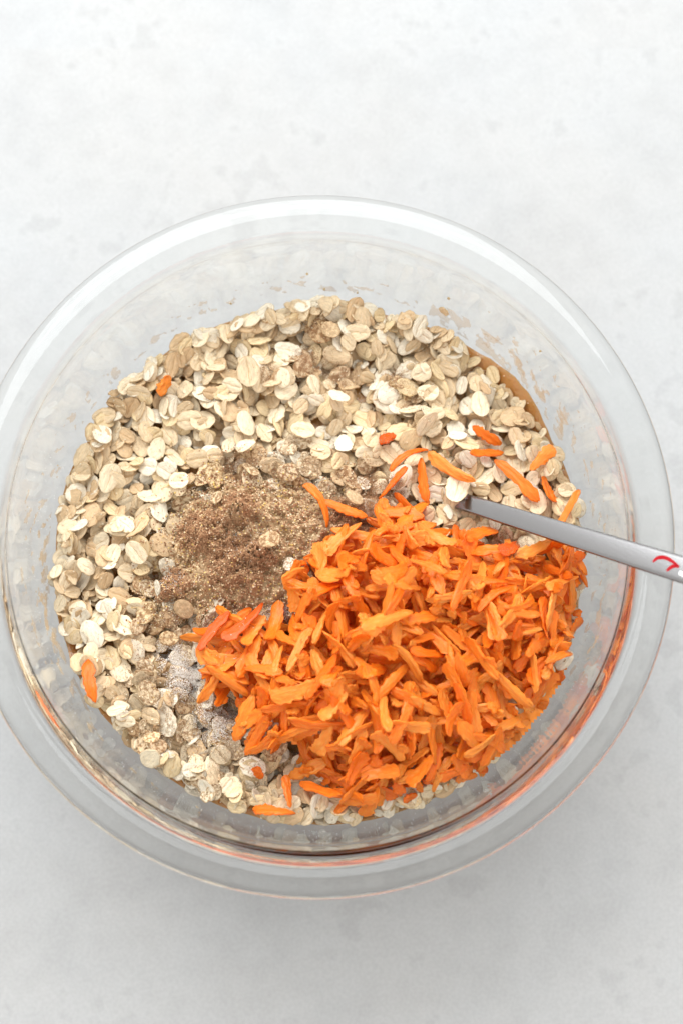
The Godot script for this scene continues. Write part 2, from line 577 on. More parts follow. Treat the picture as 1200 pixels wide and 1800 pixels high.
	# flakes that stand out
	var special := [
		[0.0065, -0.0514, 0.2, 3, 1.2, 0, "large clean cream oat flake with a dark crease, mid-bed on the far side"],
		[-0.0234, -0.0435, 1.3, 7, 1.15, 0, "bright upright oval oat flake just beyond the brown powder"],
		[-0.0227, -0.0350, 0.3, 11, 0.95, 0, "small round whitish oat flake touching the brown powder's far edge"],
		[-0.0221, -0.0602, 1.4, 12, 1.25, 1, "large oval oat flake with brown flecks, among cinnamon-dusted flakes on the far side"],
		[0.0455, -0.0215, 1.9, 5, 1.3, 0, "broad cream oat flake at the buried end of the metal handle"],
		[0.0578, -0.0275, 1.1, 6, 1.1, 0, "round cream oat flake between the handle and a long carrot shred"],
		[-0.0067, -0.0412, 0.1, 8, 1.15, 1, "wide oat flake lying level halfway between powder and far oats"],
		[-0.0598, -0.0003, 0.9, 10, 1.2, 0, "large curled cream oat flake beside the dark edge of the powder heap"],
		[-0.0755, 0.0054, 0.5, 13, 1.2, 0, "whitish oat flake near the smeared glass wall"],
		[-0.0518, 0.0673, 2.5, 15, 1.15, 0, "clean cream oat flake near the glass on the viewer's side"],
		[-0.0541, 0.0455, 1.0, 16, 1.15, 1, "half-dusted oat flake beside the white-dusted patch"],
		[0.0683, -0.0031, 1.5, 9, 1.1, 0, "pale oat flake under the handle beside dark cinnamon"],
	]
	for s in special:
		for trial in 6:
			if oat_at.call(s[3], s[4], s[0] + gauss(0.0008), s[1] + gauss(0.0008), s[2], gauss(0.05), gauss(0.08), s[5], s[6], 0.0003): break

	# ---------------- the powders
	var meal := Grains.new()
	var cinn := Grains.new()
	var white := Grains.new()
	var zones := [[-0.0262, -0.0130, 0.0072], [-0.0383, -0.0063, 0.0080], [-0.0270, 0.0041, 0.0095], [-0.0482, 0.0106, 0.0061], [-0.0186, 0.0022, 0.0053], [0.0094, -0.0130, 0.0069]]
	var bed_level := level()
	var heap := make_heap(powder_area, bed_level + 0.0018, 0.0085, 0.013, zones)
	for k in 17000:
		var p := Vector2(rng.randf_range(-0.064, 0.022), rng.randf_range(-0.036, 0.030))
		var d := inside_by(p, powder_area)
		if d < 0.0 and rng.randf() > exp(d / 0.0042): continue
		sprinkle(meal, p.x, p.y, rng.randf_range(0.00038, 0.0008), flax_tint(), 0 if d > 0.001 else 2)
	for zone in zones:
		for k in int(2.4e7 * zone[2] * zone[2]):
			var q: Vector2 = Vector2.from_angle(rng.randf() * TAU) * zone[2] * sqrt(rng.randf()) * rng.randf_range(0.8, 1.15)
			sprinkle(cinn, zone[0] + q.x, zone[1] + q.y, rng.randf_range(0.00030, 0.00055), cinnamon_tint(), 0)
	for k in 7500:
		var p := Vector2(rng.randf_range(-0.060, -0.016), rng.randf_range(0.02, 0.068))
		var d := inside_by(p, trail_area)
		if d < 0.0 and rng.randf() > exp(d / 0.003): continue
		sprinkle(meal, p.x, p.y, rng.randf_range(0.00022, 0.00046), flax_tint() if rng.randf() < 0.3 else dust_tint())
	spots(meal, flax_spots, 0)
	spots(cinn, cinnamon_spots, 1)
	spots(white, white_spots, 2)
	var bits := Grains.new()
	for k in 3800:
		var q := Vector2.from_angle(rng.randf() * TAU) * 0.09 * sqrt(rng.randf())
		if inside_by(q, carrot_area) > 0.004 or inside_by(q, powder_area) > 0.003: continue
		var f := rng.randf_range(0.7, 1.1)
		sprinkle(bits, q.x, q.y, rng.randf_range(0.00025, 0.0009) * rng.randf_range(0.6, 1.0), Color(0.74 * f, 0.62 * f, 0.44 * f))
	# flakes lying on and half in the powder
	for k in 34:
		var p := Vector2(rng.randf_range(-0.058, 0.016), rng.randf_range(-0.03, 0.06))
		var d := maxf(inside_by(p, powder_area), inside_by(p, trail_area) + 0.006)
		if d < -0.002 or (d > 0.006 and rng.randf() < 0.8): continue
		if oat_at.call(rng.randi() % 30, rng.randf_range(0.8, 1.0), p.x, p.y, rng.randf() * TAU, gauss(0.2), gauss(0.3), 2 + rng.randi() % 4, "", 0.0004):
			for g in 26: sprinkle(meal, p.x + gauss(0.002), p.y + gauss(0.002), rng.randf_range(0.0002, 0.0004), dust_tint())
	for k in 900:   # fine dust over the oats round the heap
		var p := Vector2(rng.randf_range(-0.075, 0.03), rng.randf_range(-0.07, 0.075))
		sprinkle(meal if rng.randf() < 0.6 else cinn, p.x, p.y, rng.randf_range(0.00018, 0.00034), dust_tint())

	# ---------------- grated carrot
	var core := make_core(bed_level)
	var shred_kinds := []
	for k in 22:
		var a := rng.randf_range(0.0044, 0.0080)
		shred_kinds.append({"seed": 300 + k, "a": a, "b": rng.randf_range(0.0011, 0.0021), "t": rng.randf_range(0.0007, 0.0011), "pw": rng.randf_range(3.2, 10.0), "qw": rng.randf_range(0.32, 0.52), "egg": rng.randf_range(-0.4, 0.4), "tp": 0.9, "rag": 0.18, "jag": 0.28, "jf": rng.randf_range(1.6, 4.0), "edge": 0.42, "groove": 0.0, "arch": gauss(24.0), "trough": gauss(60.0), "twist": gauss(45.0), "sweep": gauss(15.0), "rough": 0.00022, "rib": 1.6, "sq": 7.0, "crisp": true})
	for k in 8:   # long, narrow shreds
		shred_kinds.append({"seed": 330 + k, "a": rng.randf_range(0.0068, 0.0096), "b": rng.randf_range(0.0013, 0.0020), "t": 0.0011, "pw": 4.0, "qw": 0.7, "egg": rng.randf_range(-0.3, 0.3), "tp": 0.9, "jag": 0.4, "jf": 4.0, "edge": 0.45, "groove": 0.0, "arch": gauss(14.0), "trough": gauss(60.0), "twist": gauss(30.0), "sweep": gauss(9.0), "rough": 0.00022, "rib": 1.6, "sq": 7.0, "crisp": true})
	for k in 6:   # short chips
		shred_kinds.append({"seed": 345 + k, "a": rng.randf_range(0.0020, 0.0032), "b": rng.randf_range(0.0012, 0.0019), "t": 0.0010, "pw": 3.0, "qw": 0.6, "egg": rng.randf_range(-0.3, 0.3), "tp": 0.9, "jag": 0.45, "jf": 2.2, "edge": 0.4, "groove": 0.0, "arch": gauss(30.0), "trough": gauss(60.0), "twist": gauss(60.0), "sweep": gauss(20.0), "rough": 0.00022, "rib": 1.6, "sq": 7.0, "crisp": true})
	var shreds := []
	var shred_at := func(kind: int, grow: float, x: float, z: float, yaw: float, tu: float, tv: float, tone: int, label: String, sink: float) -> bool:
		var place = settle(shred_kinds[kind], grow, x, z, yaw, tu, tv, 100000 + shreds.size(), sink, 0.6 if sink == 0.0006 else 0.95)
		if place == null: return false
		shreds.append({"place": place, "kind": kind, "tone": tone, "label": label})
		return true
	var heaped := 0
	for trial in 9000:
		if heaped >= 900: break
		var p := Vector2(rng.randf_range(-0.042, 0.09), rng.randf_range(-0.02, 0.09))
		var d := inside_by(p, carrot_area)
		if d < 0.0005 or rng.randf() > 0.45 + d / 0.03: continue
		if shred_at.call(30 + rng.randi() % 6 if rng.randf() < 0.12 else rng.randi() % 36, rng.randf_range(0.82, 1.15), p.x, p.y, rng.randf() * TAU, gauss(0.17), gauss(0.26), [0, 0, 1, 1, 2, 2, 3][rng.randi() % 7], "", 0.0006): heaped += 1
	# loose shreds away from the heap: x, z, yaw, kind, size, tone, label
	var loose := [
		[0.0009, -0.0150, 1.1, 4, 1.05, 2, "wide forked carrot shred lying on the brown powder, apart from the heap"],
		[0.0085, -0.0128, 0.35, 23, 0.7, 2, "thin carrot shred running from the powder to the carrot heap"],
		[0.0245, -0.0221, 2.3, 8, 0.9, 3, "thick carrot chunk bedded in dark cinnamon beyond the heap"],
		[0.0227, -0.0376, 0.3, 30, 1.15, 4, "small cinnamon-coated carrot chip among the oats"],
		[0.0290, -0.0317, 2.6, 12, 0.85, 3, "short carrot shred beside the cinnamon-coated chip"],
		[0.0345, -0.0240, 1.45, 25, 0.9, 2, "long upright-lying carrot shred pointing away from the heap"],
		[0.0434, -0.0272, 0.6, 2, 1.1, 1, "broad bright carrot shred on oats before the handle's buried end"],
		[0.0559, -0.0395, 0.45, 26, 0.75, 2, "slender carrot shred next to the exposed brown batter"],
		[0.0548, -0.0330, 2.9, 11, 0.85, 2, "short carrot shred between batter and handle"],
		[0.0655, -0.0240, 0.8, 27, 0.95, 2, "long wavy carrot shred along the oats beyond the handle"],
		[0.0735, -0.0310, 2.4, 14, 0.9, 1, "carrot shred leaning against the far glass beside the batter"],
		[0.0810, -0.0120, 2.1, 16, 0.9, 1, "carrot shred leaning on the glass where the handle crosses"],
		[0.0752, -0.0205, 1.2, 9, 0.8, 2, "carrot shred half under oats beyond the handle"],
		[-0.0516, -0.0560, 2.0, 31, 1.2, 1, "single orange carrot chip at the oats' far edge, alone by the glass"],
		[-0.0725, 0.0430, 1.35, 24, 0.85, 3, "lone carrot shred against the glass beside clean oats"],
		[-0.0142, 0.0840, 0.1, 28, 0.85, 2, "thin carrot shred lying along the glass on the viewer's side"],
		[-0.0098, 0.0778, 1.4, 18, 0.8, 2, "carrot shred standing off the heap's near tip, over oats"],
		[0.0011, 0.0775, 0.3, 6, 0.95, 2, "carrot shred reaching from the heap over the near oats"],
		[-0.0188, 0.0712, 1.2, 32, 0.9, 3, "small carrot chip below the heap's powder-side edge"],
		[-0.0335, 0.0270, 2.2, 3, 1.0, 4, "deep orange carrot shred on the powder-side tip of the heap"],
		[-0.0230, 0.0250, 2.35, 13, 1.05, 4, "broad rust-orange carrot shred flat on the powder"],
		[0.0617, 0.0010, 2.6, 5, 0.8, 4, "cinnamon-stained carrot shred under the handle"],
		[0.0520, -0.0065, 2.75, 10, 0.9, 2, "carrot shred tucked against the underside of the handle"],
		[0.0690, 0.0010, 2.7, 29, 0.8, 1, "long bright carrot shred lying along the handle's near side"],
	]
	for s in loose:
		for trial in 8:
			if shred_at.call(s[3], s[4] * 1.15, s[0] + gauss(0.0006) * trial, s[1] + gauss(0.0006) * trial, s[2], gauss(0.08), gauss(0.12), s[5], s[6], 0.0003): break
	spots(cinn, [[0.0227, -0.0376, 0.0024, 150], [0.0245, -0.0205, 0.0035, 220], [0.0617, 0.0000, 0.0045, 260], [0.0179, -0.0149, 0.004, 200]], 1)
	spots(white, [[-0.030, 0.032, 0.006, 30], [-0.024, 0.026, 0.004, 14]], 2)

	build_oats(oats, oat_kinds)
	build_shreds(shreds, shred_kinds, core)
	var bm := plain_mat(Color.WHITE, 0.9)
	bm.vertex_color_use_as_albedo = true
	var bo := grain_cloud("oat_crumbs", bits, bm, grain_mesh(7))
	tag(bo, "fine beige oat crumbs scattered between the rolled oat flakes", "oat crumbs", "", "stuff")
	build_powders(meal, cinn, white, heap)
	build_utensil()
	build_marks_on_glass()

# the share of flakes coated with powder at a place
func dustiness(q: Vector2) -> float:
	var a := smoothstep(-0.011, -0.001, inside_by(q, powder_area)) * 0.8
	a = maxf(a, smoothstep(-0.006, 0.004, inside_by(q, trail_area)) * 0.8)
	for s in flax_spots + cinnamon_spots:
		a = maxf(a, 0.65 * smoothstep(1.2, 0.5, q.distance_to(Vector2(s[0], s[1])) / s[2]))
	return a

func level() -> float:
	var s := 0.0
	var n := 0
	for h in hm:
		if h > 0.0:
			s += h
			n += 1
	return s / n

func bed(bn: FastNoiseLite, x: float, z: float) -> float:
	var r := sqrt(x * x + z * z)
	var ang := atan2(z, x)
	var climb := exp(-pow((ang + 0.72) / 0.28, 2.0)) + exp(-pow((absf(ang) - 2.75) / 0.35, 2.0)) * 0.35
	return 0.0434 + 0.0012 * bn.get_noise_2d(x, z) + (0.0030 * (0.5 + 0.5 * bn.get_noise_2d(x * 0.5 + 3.0, z * 0.5)) + climb * 0.0062 * (0.75 + 0.6 * bn.get_noise_2d(x, z + 5.0))) * smoothstep(0.081, 0.0915, r)

func spots(g: Grains, list: Array, what: int) -> void:
	for s in list:
		for k in int(s[3] * [0.8, 1.7, 1.2][what]):
			var q: Vector2 = Vector2.from_angle(rng.randf() * TAU) * s[2] * sqrt(rng.randf()) * rng.randf_range(0.5, 1.25)
			if what == 0: sprinkle(g, s[0] + q.x, s[1] + q.y, rng.randf_range(0.00016, 0.00038), flax_tint() if rng.randf() < 0.12 else dust_tint())
			elif what == 1: sprinkle(g, s[0] + q.x, s[1] + q.y, rng.randf_range(0.00015, 0.00034), cinnamon_tint())
			else:
				var f := rng.randf_range(0.82, 0.95)
				sprinkle(g, s[0] + q.x, s[1] + q.y, rng.randf_range(0.0002, 0.00036), Color(f, f * 0.94, f * 0.86))

func make_batter(bn: FastNoiseLite) -> void:
	var v := PackedVector3Array()
	var idx := PackedInt32Array()
	var segs := 160
	var rings := 40
	var down := 14
	var row := rings + 1 + down + 1
	for s in segs:
		var a := TAU * s / segs
		var d := Vector2(cos(a), sin(a))
		var edge := 0.09
		for k in 4: edge = wall_radius(bed(bn, d.x * edge, d.y * edge)) - 0.0003
		var top := 0.0
		for k in rings + 1:
			var r := edge * k / rings
			top = bed(bn, d.x * r, d.y * r)
			v.append(Vector3(d.x * r, top, d.y * r))
		for k in down + 1:
			var y := lerpf(top - 0.0008, 0.0056, float(k) / down)
			var r := maxf(wall_radius(y) - 0.0003, 0.0) if k < down else 0.0
			v.append(Vector3(d.x * r, y, d.y * r))
	for s in segs:
		var s2 := (s + 1) % segs
		for k in row - 1:
			idx.append_array([s * row + k, s * row + k + 1, s2 * row + k + 1, s * row + k, s2 * row + k + 1, s2 * row + k])
	var m := plain_mat(lin(0.42, 0.20, 0.055), 0.2)
	m.metallic_specular = 0.5
	m.subsurf_scatter_enabled = true
	m.subsurf_scatter_strength = 0.15
	m.heightmap_enabled = true
	m.heightmap_texture = grey_noise(77, 256, 0.04, 4)
	m.heightmap_scale = 0.03
	m.uv1_triplanar = true
	m.uv1_scale = Vector3.ONE * 40.0
	var o := put_mesh("wet_batter", mesh_of(v, idx), m)
	tag(o, "glossy amber-brown wet batter showing at the edge under the oats", "batter")

func make_heap(area: PackedVector2Array, floor_y: float, tall: float, run: float, zones: Array) -> ArrayMesh:
	var n1 := fnoise(41, 230.0, 2)
	var n2 := fnoise(42, 650.0, 3)
	var lumps := []
	for k in 64:
		var q := Vector2(rng.randf_range(-0.056, 0.018), rng.randf_range(-0.030, 0.026))
		if k < 55:
			var zone: Array = zones[k % zones.size()]
			q = Vector2(zone[0], zone[1]) + Vector2.from_angle(rng.randf() * TAU) * zone[2] * rng.randf()
		lumps.append([q.x, q.y, rng.randf_range(0.0014, 0.0036), 1.0 if k < 55 else 0.0])
	var ids := PackedInt32Array()
	ids.resize(N * N)
	ids.fill(-1)
	var v := PackedVector3Array()
	var col := PackedColorArray()
	for iz in N:
		for ix in N:
			var x := -HALF + (ix + 0.5) * CELL
			var z := -HALF + (iz + 0.5) * CELL
			if x < -0.06 or x > 0.02 or z < -0.032 or z > 0.03: continue
			var d := inside_by(Vector2(x, z), area)
			if d < -0.0005: continue
			var lump := 0.0
			for zone in zones:
				lump = maxf(lump, smoothstep(1.15, 0.6, Vector2(x - zone[0], z - zone[1]).length() / zone[2]))
			var h := floor_y - 0.0012 + tall * smoothstep(0.0, run, d) + 0.0028 * n1.get_noise_2d(x, z) + 0.0008 * n2.get_noise_2d(x, z) + lump * (0.0006 + 0.0012 * absf(n1.get_noise_2d(x * 0.8 + 2.0, z * 0.8)))
			for l in lumps:
				var dx: float = (x - l[0]) / l[2]
				var dz: float = (z - l[1]) / l[2]
				var rr := dx * dx + dz * dz
				if rr < 1.0:
					h += 0.75 * l[2] * pow(1.0 - rr, 0.4) * (0.8 + 0.6 * n2.get_noise_2d(x + 3.0, z)) * smoothstep(-0.0005, 0.003, d)
					lump = lerpf(lump, l[3], 0.7)
			ids[iz * N + ix] = v.size()
			v.append(Vector3(x, h, z))
			var f := 1.0 + 0.2 * n2.get_noise_2d(x + 1.0, z)
			col.append(Color(0.46 * f, 0.31 * f, 0.175 * f).lerp(Color(0.38 * f, 0.21 * f, 0.115 * f), lump))
			if h > hm[iz * N + ix]:
				hm[iz * N + ix] = h
				owner_of[iz * N + ix] = -1
	return grid_mesh(ids, v, col)

func make_core(bed_level: float) -> ArrayMesh:
	var n1 := fnoise(51, 180.0, 3)
	var ids := PackedInt32Array()
	ids.resize(N * N)
	ids.fill(-1)
	var v := PackedVector3Array()
	var col := PackedColorArray()
	for iz in range(0, N, 2):
		for ix in range(0, N, 2):
			var x := -HALF + (ix + 1.0) * CELL
			var z := -HALF + (iz + 1.0) * CELL
			var d := inside_by(Vector2(x, z), carrot_area) - 0.004
			if d < 0.0: continue
			var top := Vector2(x - 0.030, z - 0.022).length()
			var h := bed_level + 0.0012 + (0.0034 + 0.0062 * smoothstep(0.055, 0.0, top)) * smoothstep(0.0, 0.016, d) + 0.0018 * n1.get_noise_2d(x * 1.6, z * 1.6)
			h = minf(h, 0.075)
			var hs := handle_span(x, z)
			if hs.x < 1.0: h = minf(h, hs.x - 0.005)
			if sqrt(x * x + z * z) > wall_radius(h) - 0.0012: continue
			ids[iz * N + ix] = v.size()
			v.append(Vector3(x, h, z))
			for o in [0, 1, N, N + 1]:
				var i: int = iz * N + ix + o
				if h > hm[i]:
					hm[i] = h
					owner_of[i] = -3
	return grid_mesh(ids, v, col, 2)

func grid_mesh(ids: PackedInt32Array, v: PackedVector3Array, col: PackedColorArray, step := 1) -> ArrayMesh:
	var idx := PackedInt32Array()
	for iz in range(0, N - step, step):
		for ix in range(0, N - step, step):
			var a := ids[iz * N + ix]
			var b := ids[iz * N + ix + step]
			var c := ids[(iz + step) * N + ix]
			var d := ids[(iz + step) * N + ix + step]
			if a >= 0 and b >= 0 and c >= 0 and d >= 0:
				idx.append_array([a, b, d, a, d, c])
	return mesh_of(v, idx, PackedVector2Array(), col, false)

# how much of each flake nothing else covers
func seen_cells(base: int, count: int) -> PackedInt32Array:
	var out := PackedInt32Array()
	out.resize(count)
	for o in owner_of:
		if o >= base and o < base + count: out[o - base] += 1
	return out

func build_oats(oats: Array, kinds: Array) -> void:
	var meshes := []
	var coarse := []
	for k in kinds:
		meshes.append(flake(k, 16, 12))
		coarse.append(flake(k, 8, 6))
	var tex := [oat_texture(1, true), oat_texture(2, true), oat_texture(3, true), oat_texture(4, false), oat_texture(5, true, 0.32), oat_texture(6, true, 0.5), oat_texture(7, true, 0.35, Color(0.70, 0.54, 0.42)), oat_texture(8, false, 0.45, Color(0.92, 0.87, 0.80))]
	var tones := [lin(0.90, 0.81, 0.65), lin(0.85, 0.73, 0.55), lin(0.78, 0.64, 0.46), lin(0.90, 0.86, 0.77), lin(0.70, 0.53, 0.35), lin(0.86, 0.72, 0.49)]
	var bump := grey_noise(61, 128, 0.06, 3)
	var mats := []
	for t in tones.size():
		var row := []
		for x in tex:
			var m := plain_mat(tones[t], 0.72)
			m.albedo_texture = x
			m.metallic_specular = 0.35
			m.heightmap_enabled = true
			m.heightmap_texture = bump
			m.heightmap_scale = 0.006
			m.backlight_enabled = true
			m.backlight = Color(0.25, 0.2, 0.14)
			row.append(m)
		mats.append(row)
	for o in oats:
		var p: Vector3 = o.place.origin
		o.dusty = rng.randf() < dustiness(Vector2(p.x, p.z)) and (o.label == "" or "dusted" in o.label)
	var seen := seen_cells(0, oats.size())
	var order := range(oats.size())
	order.sort_custom(func(a, b): return seen[a] > seen[b])
	var names := ["pale cream", "warm beige", "light tan", "whitish", "brownish tan", "golden beige"]
	var rest := []
	var shown := 0
	for i in order:
		var o: Dictionary = oats[i]
		var p: Vector3 = o.place.origin
		if shown < 300 and seen[i] > 10 or o.label != "":
			shown += 1
			var n := put_mesh("rolled_oat", meshes[o.kind], mats[o.tone][o.kind % 4 + (4 if o.dusty else 0)])
			n.transform = o.place
			var label: String = o.label
			if label == "":
				var lean: float = o.place.basis.y.normalized().y
				label = ("broken " if o.kind >= 26 else "small " if kinds[o.kind].b < 0.0024 else "large " if kinds[o.kind].b > 0.00285 else "") + names[o.tone] + (", powdered" if o.dusty else "") + " oat flake " + ("lying flat " if lean > 0.965 else "standing tipped " if lean < 0.83 else "")
				var q := Vector2(p.x, p.z)
				if inside_by(q, powder_area) > -0.006: label += "on or touching the brown powder heap"
				elif inside_by(q, trail_area) > -0.003: label += "in the dusty patch beside the carrot heap"
				elif p.x > 0.015 and p.z < 0.02: label += "among loose shreds round the metal handle"
				elif p.z > 0.045: label += "by the glass below the powder"
				elif p.z < -0.048: label += "in the far oats beyond the powder"
				elif p.x < -0.06: label += "by the glass beside the powder"
				else: label += "between powder and far oats"
			tag(n, label, "oat flake", "rolled oat flakes in the bowl")
		elif seen[i] > 0 or (Vector2(p.x, p.z).length() > 0.078 and p.y > 0.042):
			rest.append(o)
	# the other flakes, mostly covered
	var body := ArrayMesh.new()
	for t in tones.size():
		var st := SurfaceTool.new()
		st.begin(Mesh.PRIMITIVE_TRIANGLES)
		var any := false
		for o in rest:
			if o.tone != t or o.dusty: continue
			st.append_from(coarse[o.kind], 0, o.place)
			any = true
		if any:
			st.set_material(mats[t][t % 4])
			st.commit(body)
		st = SurfaceTool.new()
		st.begin(Mesh.PRIMITIVE_TRIANGLES)
		any = false
		for o in rest:
			if o.tone != t or not o.dusty: continue
			st.append_from(coarse[o.kind], 0, o.place)
			any = true
		if any:
			st.set_material(mats[t][4 + t % 4])
			st.commit(body)
	var under := put_mesh("underlying_oats", body, null)
	tag(under, "partly covered rolled oats filling in between the uppermost flakes", "oats", "", "stuff")
	# one flake stuck on the far wall
	var wall := put_mesh("rolled_oat", meshes[27], mats[2][1])
	var a := atan2(-0.0785, 0.0405)
	var y := 0.0595
	var r := wall_radius(y) - 0.0011
	var out := Vector3(cos(a), 0, sin(a))
	var up := Vector3(-out.x * -0.22, 0.97, -out.z * -0.22).normalized()
	var nrm := (-out * 0.97 + Vector3.UP * 0.22).normalized()
	var long := (up * 0.8 - out.cross(Vector3.UP) * 0.6).normalized()
	wall.transform = Transform3D(Basis(long, nrm, long.cross(nrm)), out * r + Vector3(0, y, 0))
	tag(wall, "single narrow oat flake stuck to the bare glass wall above the far oats", "oat flake", "rolled oat flakes in the bowl")

func build_shreds(shreds: Array, kinds: Array, core: ArrayMesh) -> void:
	var meshes := []
	for k in kinds: meshes.append(flake(k, 18, 8))
	var tones := [lin(0.99, 0.405, 0.048), lin(0.99, 0.485, 0.09), lin(0.99, 0.355, 0.034), lin(0.98, 0.30, 0.02), lin(0.85, 0.185, 0.016)]
	var tex := [carrot_texture(3), carrot_texture(8)]
	var bump := grey_noise(71, 128, 0.09, 3)
	var mats := []
	for t in tones.size():
		for x in 2:
			var m := plain_mat(tones[t], 0.34)
			m.clearcoat_enabled = true
			m.clearcoat = 0.35
			m.clearcoat_roughness = 0.22
			m.albedo_texture = tex[x]
			m.metallic_specular = 0.4
			m.heightmap_enabled = true
			m.heightmap_texture = bump
			m.heightmap_scale = 0.02
			m.backlight_enabled = true
			m.backlight = Color(0.84, 0.69, 0.5)
			mats.append(m)
	var seen := seen_cells(100000, shreds.size())
	var order := range(shreds.size())
	order.sort_custom(func(a, b): return seen[a] > seen[b])
	var names := ["orange", "light orange", "strong orange", "deep orange", "rust-orange"]
	var rest := []
	var shown := 0
	for i in order:
		var o: Dictionary = shreds[i]
		var p: Vector3 = o.place.origin
		if o.label != "" or (shown < 285 and seen[i] > 12):
			shown += 1
			var n := put_mesh("carrot_shred", meshes[o.kind], mats[o.tone * 2 + o.kind % 2])
			n.transform = o.place
			var label: String = o.label
			if label == "":
				label = ("long " if o.kind >= 22 and o.kind < 30 else "short " if o.kind >= 30 else "wide " if kinds[o.kind].b > 0.0016 else "narrow ") + names[o.tone] + (" curved" if absf(kinds[o.kind].sweep) > 14.0 else "") + " carrot shred " + ("tipped " if o.place.basis.y.normalized().y < 0.83 else "lying flat " if o.place.basis.y.normalized().y > 0.965 else "")
				if Vector2(p.x - 0.03, p.z - 0.022).length() < 0.022: label += "on the crown of the carrot heap"
				elif p.x > 0.055: label += "on the heap below the handle"
				elif p.z > 0.052: label += "on the near foot of the carrot heap"
				elif p.z < 0.006: label += "on the heap's far edge"
				elif p.x < -0.002: label += "on the heap's powder side"
				else: label += "halfway down the slope of the carrot heap"
			tag(n, label, "carrot shred", "grated carrot shreds in the bowl")
		elif seen[i] > 0:
			rest.append(o)
	var root := Node3D.new()
	root.name = numbered("grated_carrot")
	add_child(root)
	tag(root, "grated carrot packed inside the heap, under the uppermost shreds", "grated carrot", "", "stuff")
	var body := ArrayMesh.new()
	for t in tones.size():
		var st := SurfaceTool.new()
		st.begin(Mesh.PRIMITIVE_TRIANGLES)
		var any := false
		for o in rest:
			if o.tone != t: continue
			st.append_from(meshes[o.kind], 0, o.place)
			any = true
		if not any: continue
		st.set_material(mats[t * 2])
		st.commit(body)
	if body.get_surface_count(): put_mesh("covered_shreds", body, null, root)
	var cm := plain_mat(lin(0.99, 0.30, 0.022), 0.5)
	put_mesh("packed_pulp", core, cm, root)

func build_powders(meal: Grains, cinn: Grains, white: Grains, heap: ArrayMesh) -> void:
	var gm := plain_mat(Color.WHITE, 1.0)
	gm.vertex_color_use_as_albedo = true
	gm.metallic_specular = 0.1
	var root := Node3D.new()
	root.name = numbered("ground_flaxseed")
	add_child(root)
	tag(root, "heap of speckled brown ground flaxseed between the oats and the carrot", "ground flaxseed", "", "stuff")
	var hmat := plain_mat(Color.WHITE, 1.0)
	hmat.vertex_color_use_as_albedo = true
	hmat.metallic_specular = 0.1
	hmat.heightmap_enabled = true
	hmat.heightmap_texture = grey_noise(97, 256, 0.12, 3)
	hmat.heightmap_scale = 0.06
	hmat.uv1_triplanar = true
	hmat.uv1_scale = Vector3.ONE * 55.0
	put_mesh("flaxseed_heap", heap, hmat, root)
	grain_cloud("flaxseed_grains", meal, gm, grain_mesh(1), root)
	var c := grain_cloud("ground_cinnamon", cinn, gm, grain_mesh(2))
	tag(c, "fine reddish-brown ground cinnamon in clumps on the powder heap and oats", "cinnamon", "", "stuff")
	var w := grain_cloud("baking_powder", white, gm, grain_mesh(3))
	tag(w, "white baking powder dusted over the meal beside the carrot heap", "baking powder", "", "stuff")

